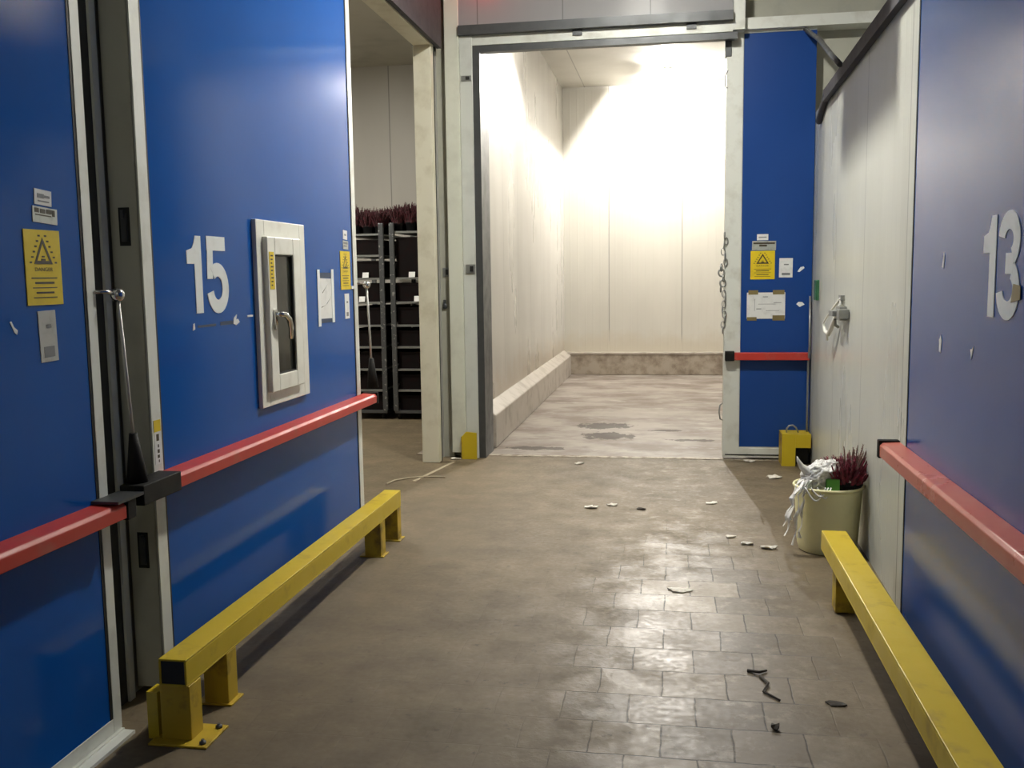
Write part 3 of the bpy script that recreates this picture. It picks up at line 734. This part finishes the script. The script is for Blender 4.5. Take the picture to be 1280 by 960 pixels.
heather((.975, 5.61, .275), 'dark red heather plant in a black pot inside the cream bin', M['heather'], 120, .17, .12, .20, .085, .12, None, M['heather_grey'])
# little raised bed of rubbish that carries the pot inside the bin
tag(MB().lathe((BX, BY, .0), [(.12, .03), (.165, .20), (.150, .262), (.08, .275), (.01, .272)], 28).build('rubbish', M['crate'], None, (BX, BY, .03)), 'dark rubbish filling the inside of the cream bin', 'rubbish')['kind'] = 'stuff'
g = MB().box(.850, 5.520, .30, .925, 5.545, .440, .006)
tag(g.build('plant_pack', M['green'], None, (.885, 5.52, .30)), 'small bright green pack sticking out of the cream bin', 'packet')
g = MB().box(.940, 5.530, .31, 1.015, 5.545, .450, .004)
g = g.build('black_tray', M['pot'], None, (.98, 5.543, .31)); tag(g, 'small black tray standing inside the front of the cream bin', 'tray')
MB().box(.965, 5.5285, .420, 1.005, 5.5305, .434).build('tray_label', M['paper_dim'], g)

# crumpled plastic bag draped over the rim
bag = MB()
t = bmesh.new(); bmesh.ops.create_icosphere(t, subdivisions=5, radius=1)
from mathutils import noise as mn
for v in t.verts:
    d = v.co.normalized()
    n1 = mn.noise(d * 2.3 + Vector((3, 1, 5))); n2 = abs(mn.noise(d * 5.5 + Vector((7, 2, 1)))); n3 = abs(mn.noise(d * 9 + Vector((1, 9, 4))))
    k = 1 + .30 * n1 - .32 * n2 - .10 * n3
    p = Vector((d.x * .118, d.y * .090, d.z * .085)) * k
    p.z += p.x * .35
    v.co = Vector((.825, 5.60, .450)) + p
for f in t.faces: f.smooth = True
bag.merge(t)
# twisted end pointing up and out
bag.tube([(.80, 5.60, .45), (.755, 5.585, .468), (.722, 5.575, .500), (.702, 5.57, .535), (.694, 5.565, .560)], [.045, .028, .017, .010, .002], 9)
def strip(pts, wd, ph):
    m = bag; prev = None
    for i, p in enumerate(pts):
        a = Vector(p); w_ = wd * .6 * (.6 + .5 * math.sin(i * 1.3 + ph))
        q = [a + Vector((w_, .006 * math.sin(i * 2 + ph), 0)), a + Vector((.002, -.010 + .006 * math.cos(i * 1.7 + ph), .002)), a + Vector((-w_, .004, 0)), a + Vector((0, .008, 0))]
        vs = [m.bm.verts.new(z_) for z_ in q]
        if prev:
            for k_ in range(4): m.bm.faces.new((prev[k_], prev[(k_ + 1) % 4], vs[(k_ + 1) % 4], vs[k_]))
        prev = vs
for s_, (x0, dx, zb, wd) in enumerate(((.70, -.065, .115, .014), (.715, -.035, .06, .018), (.735, -.02, .10, .016), (.69, -.035, .20, .022), (.75, -.03, .22, .014), (.71, -.085, .16, .010))):
    n_ = 9
    strip([(x0 + .03 - .035 * min(1, i / 2) + dx * (i / n_) + .008 * math.sin(i * 1.9 + s_), 5.52 + .016 * s_ * .5 - .03 * min(1, i / 2), .43 - (.43 - zb) * i / n_) for i in range(n_ + 1)], wd, s_)
# loops hanging over the front of the rim
for (xa, xb, dp) in ((.735, .845, .07), (.765, .86, .045), (.80, .875, .055)):
    pts = [(xa + (xb - xa) * q / 10, 5.502 - .012 * math.sin(PI * q / 10) - .02 * (1 - abs(q - 5) / 5) - (.0 if q else 0), .395 - dp * math.sin(PI * q / 10)) for q in range(11)]
    bag.tube(pts, .0045, 6)
b = bag.build('plastic_bag', M['bag'], None, (.80, 5.58, .40)); tag(b, 'crumpled white plastic bag hanging over the rim of the cream bin', 'bag')

# ------------------------------------------------------------------ plant trolleys in the store
Z_SH = [2.09, 1.855, 1.60, 1.333, 1.074, .831, .578, .342, .10]
def trolley(x0, label, shelves):
    r = thing('plant_trolley', label, 'trolley', (x0 + .285, 11.05, 0), 'plant trolleys')
    MB().box(x0 + .01, 10.39, .075, x0 + .56, 11.73, .105).build('base', M['rack'], r)
    for sx in (x0, x0 + .515):
        for sy in (10.375, 11.70):
            p = MB().box(sx, sy, .105, sx + .055, sy + .04, 2.20).build('post', M['post'], r, bev=.004)
    for sx in (x0 + .05, x0 + .50):
        for sy in (10.46, 11.66):
            wmb = MB().tube([(sx - .015, sy, .045), (sx + .015, sy, .045)], .045, 16)
            wmb.box(sx - .02, sy - .012, .05, sx + .02, sy + .012, .08); wmb.build('caster', M['black'], r)
    for z in shelves:
        MB().box(x0 + .055, 10.395, z - .022, x0 + .515, 11.72, z).build('shelf', M['steel'], r)
    return r
SHL = Z_SH; SHR = [2.11] + Z_SH[2:]
trolley(-3.755, 'dark steel plant trolley loaded with crates, partly behind door 15', SHL)
trolley(-3.117, 'dark steel plant trolley loaded with crates, beside the cream jamb', SHR)
ordn = ['top', 'second', 'third', 'fourth', 'fifth', 'sixth', 'seventh', 'eighth', 'ninth']
for x0, sh, who in ((-3.755, SHL, 'trolley partly behind door 15'), (-3.117, SHR, 'trolley beside the cream jamb')):
    for i, z in enumerate(sh[1:], 1):
        up = sh[i - 1] - z
        hh = up - .065
        c = MB()
        X0, X1, Y0, Y1 = x0 + .062, x0 + .508, 10.43, 11.68
        c.box(X0, Y0, z, X1, Y1, z + .012).box(X0, Y0, z + .012, X1, Y0 + .01, z + hh).box(X0, Y1 - .01, z + .012, X1, Y1, z + hh)
        c.box(X0, Y0 + .01, z + .012, X0 + .01, Y1 - .01, z + hh).box(X1 - .01, Y0 + .01, z + .012, X1, Y1 - .01, z + hh)
        c.box(X0 - .004, Y0 - .006, z + hh - .02, X1 + .004, Y0 + .001, z + hh)
        c.box(X0 + .01, Y0 + .01, z + hh * .5, X1 - .01, Y1 - .01, z + hh * .8)
        tag(c.build('plant_crate', M['crate'], None, ((X0 + X1) / 2, 11.05, z)), 'dark crate on the %s shelf from the top of the %s' % (ordn[i], who), 'crate', 'dark crates on trolley shelves')
for x, z, lb in ((-3.405, 1.600, 'white price tag on the shelf just above the lever of door 15'), (-2.870, 1.600, 'white price tag on the upper tagged shelf of the trolley beside the cream jamb'),
                 (-3.455, 1.333, 'white price tag on the shelf just below the lever knob of door 15'), (-2.815, 1.333, 'white price tag on the lower tagged shelf of the trolley beside the cream jamb')):
    m = MB().hexa([(x - .035, 10.386, z + .0), (x + .035, 10.386, z + .0), (x + .035, 10.392, z + .0), (x - .035, 10.392, z + .0), (x - .035, 10.400, z + .06), (x + .035, 10.400, z + .06), (x + .035, 10.406, z + .06), (x - .035, 10.406, z + .06)])
    tag(m.build('price_tag', M['paper'], None, (x, 10.39, z)), lb, 'tag', 'price tags on the trolleys')
for who, x0, z in (('trolley partly behind door 15', -3.755, 2.09), ('trolley beside the cream jamb', -3.117, 2.11)):
    proto = None
    for ix in range(4):
        for iy in range(3):
            loc = (x0 + .075 + ix * .14, 10.50 + iy * .16, z)
            if proto is None:
                proto = heather(loc, 'dark red heather plant packed on top of the ' + who, M['heather_dark'], 90, .16, .15, .235, .056, .085, 'heather plants on top of the ' + who)
            else:
                c = copy_tree(proto); c.location = loc; c.rotation_euler = (0, 0, random.uniform(0, 6.28))
                k_ = random.uniform(.92, 1.08); c.scale = (1, 1, k_)

# ------------------------------------------------------------------ litter
def scrap(x, y, s, label, seed, mat='litter', cat='litter', name='paper_scrap', flat=.5, asp=1.6):
    rnd = random.Random(seed); m = MB(); n = 9
    top = []; bot = []
    for i in range(n):
        a = 2 * PI * i / n; q = rnd.uniform(.55, 1.1)
        px, py = math.cos(a) * s * asp * q, math.sin(a) * s * q
        h = rnd.uniform(.001, s * flat)
        top.append(m.bm.verts.new((x + px, y + py, .003 + h))); bot.append(m.bm.verts.new((x + px, y + py, .0005 + h * .6)))
    ct = m.bm.verts.new((x, y, .004 + s * flat * rnd.uniform(.4, 1.1))); cb = m.bm.verts.new((x, y, 0))
    for i in range(n):
        j2 = (i + 1) % n
        m.bm.faces.new((top[i], top[j2], ct)); m.bm.faces.new((bot[j2], bot[i], cb)); m.bm.faces.new((top[i], bot[i], bot[j2], top[j2]))
    return tag(m.build(name, M[mat], None, (x, y, 0)), label, cat, 'litter on the floor')
scrap(-.782, 8.03, .030, 'white paper scrap lying near the threshold of the bright opening', 1)
scrap(-.56, 6.49, .032, 'white torn scrap, the one towards door 15 of the row in mid floor', 2)
scrap(-.41, 6.58, .028, 'pale torn scrap in the middle of the row in mid floor', 3)
scrap(-.21, 6.48, .024, 'brownish scrap at the end of the row in mid floor', 4, 'twig')
scrap(.269, 6.70, .026, 'single white scrap on the floor in front of the shaded corner', 5)
scrap(.345, 5.84, .024, 'small white scrap beside the larger pieces near the bin', 6)
scrap(.430, 5.70, .034, 'white paper piece, the middle one of three near the bin', 7)
scrap(.560, 5.62, .040, 'largest white paper piece on the floor next to the bin', 8)
scrap(.038, 4.80, .040, 'flattened pale scrap lying on the worn slabs', 9, flat=.2, asp=2.0)
scrap(.780, 7.62, .045, 'white scrap in the shade in front of the yellow box guard', 10)
scrap(.640, 8.27, .035, 'white scrap on the floor at the foot of the narrow blue door', 11)
scrap(-1.885, 8.13, .034, 'white scrap beside the yellow guard at the foot of the white frame', 12)
def twig(pts, r, label):
    m = MB().tube(pts, [r * (1 - .5 * i / len(pts)) for i in range(len(pts))], 6)
    tag(m.build('twig', M['twig'], None, pts[0]), label, 'twig', 'litter on the floor')
twig([(.30, 3.82, .006), (.345, 3.80, .010), (.375, 3.83, .006)], .007, 'short dark twig on the slabs, the farther of the two broken pieces')
twig([(.345, 3.77, .006), (.37, 3.70, .010), (.345, 3.63, .006), (.40, 3.56, .005)], .006, 'crooked dark twig on the slabs in front of the rail to door 13')
scrap(.36, 3.33, .020, 'small dark crumpled leaf on the slabs', 14, 'twig', 'leaf', 'dry_leaf', .9, 1.1)
scrap(.60, 3.56, .024, 'dark flat leaf on the floor close to the rail of door 13', 15, 'twig', 'leaf', 'dry_leaf', .2, 1.6)
cd = MB().tube([(-2.196, 7.06, .006), (-2.17, 7.20, .006), (-2.08, 7.30, .006), (-1.97, 7.36, .006), (-1.88, 7.37, .006), (-1.80, 7.36, .006)], .007, 6)
tag(cd.build('strap', M['cord'], None, (-2.2, 7.06, 0)), 'curled pale strap on the floor at the end of the rail to door 15', 'strap', 'litter on the floor')
cd = MB().hexa([(-2.03, 7.20, 0), (-2.00, 7.19, 0), (-1.86, 8.02, 0), (-1.89, 8.03, 0), (-2.03, 7.20, .004), (-2.00, 7.19, .004), (-1.86, 8.02, .004), (-1.89, 8.03, .004)])
struct('trim_18', cd, M['cord'])        # pale floor line running to the frame

# ------------------------------------------------------------------ lamps
def lamp(x0, y0, x1, y1, z, mat, label, body=.06, room='ceiling lamps'):
    r = thing('ceiling_light', label, 'lamp', ((x0 + x1) / 2, (y0 + y1) / 2, z))
    MB().box(x0 - .03, y0 - .03, z + .012, x1 + .03, y1 + .03, z + body).build('housing', M['lamp_body'], r)
    MB().box(x0, y0, z, x1, y1, z + .012).build('diffuser', mat, r)
    return r
lamp(-.34, 5.72, -.18, 5.88, 4.36, M['lamp_hall'], 'square passage ceiling lamp before the bright opening', .08)
hd = MB().box(.45, 5.38, 3.28, 1.05, 6.37, 4.44, .01)  # added box, sized to cast the shadow on the white wall
tag(hd.build('ceiling_shade_box', M['beige'], None, (.75, 5.87, 3.28)), 'beige box added under the ceiling to shade the white wall, above the narrow blue door', 'shade box')
lamp(-.40, -2.4, -.12, -1.1, 4.38, M['lamp_rear'], 'passage ceiling lamp behind the viewer')
def bulkhead(x, y, z, rad, mat, label, shade=False):
    r = thing('bulkhead_lamp', label, 'lamp', (x, y, z))
    MB().lathe((x, y, z + rad * .9), [(.01, 0), (.012, .03), (.06, .035), (.062, 4.53 - z - rad * .9)], 20).build('lamp_base', M['lamp_body'], r)
    MB().ball((x, y, z), rad, 3).build('bulb', mat, r)
    if shade:      # added plate, tilted to cast the shadow on the side and back walls
        a, b, t = (x - .093, z + .009), (x - .200, z - .125), .006
        MB().hexa([(a[0], y - .32, a[1]), (b[0], y - .32, b[1]), (b[0] - t, y - .32, b[1] + t), (a[0] - t, y - .32, a[1] + t),
                   (a[0], y + .14, a[1]), (b[0], y + .14, b[1]), (b[0] - t, y + .14, b[1] + t), (a[0] - t, y + .14, a[1] + t)]).build('shade_plate', M['lamp_body'], r)
        MB().box(x - .10, y - .06, z + .010, x - .05, y + .05, z + .02).build('plate_arm', M['lamp_body'], r)
    return r
bulkhead(-.10, 14.3, 4.45, .016, M['lamp_room'], 'dazzling lamp under the cold room ceiling before the back wall', True)
bulkhead(-1.25, 9.7, 4.30, .045, M['lamp_room_small'], 'cold room ceiling lamp hidden behind the lintel')
lamp(-4.6, 8.0, -4.4, 9.2, 4.26, M['lamp_store'], 'store room ceiling lamp above the trolleys', .06)
r = thing('beacon_lamp', 'red beacon lamp on the panel above the frame of the opening', 'lamp', (-1.58, 8.13, 4.04))
MB().lathe((-1.58, 8.13, 4.04), [(.03, 0), (.04, .01), (.04, .07), (.025, .09), (.005, .095)], 20).build('lens', M['red_lens'], r)
MB().box(-1.61, 8.165, 4.05, -1.55, 8.20, 4.12).build('bracket', M['steel_dark'], r)

wd = bpy.data.worlds.new('world'); SC.world = wd; wd.use_nodes = True
wd.node_tree.nodes['Background'].inputs[0].default_value = (.8, .85, .9, 1); wd.node_tree.nodes['Background'].inputs[1].default_value = .02

# ------------------------------------------------------------------ camera
cam = bpy.data.cameras.new('camera'); co = bpy.data.objects.new('camera', cam); COL.objects.link(co)
RW = Vector((.9861377, .1653613, -.0137140)); UP = Vector((-.0050623, .1125939, .9936282)); FW = Vector((-.1658518, .9797848, -.1118703))
mt = Matrix((RW, UP, -FW)).transposed().to_4x4(); mt.translation = (0, 0, 1.6); co.matrix_world = mt
cam.sensor_fit = 'HORIZONTAL'; cam.sensor_width = 36; cam.lens = 36 * 1200 / 1280; cam.clip_start = .02
SC.camera = co
vs = SC.view_settings; vs.view_transform = 'Standard'; vs.look = 'None'; vs.gamma = 1; vs.exposure = 0; vs.use_curve_mapping = False
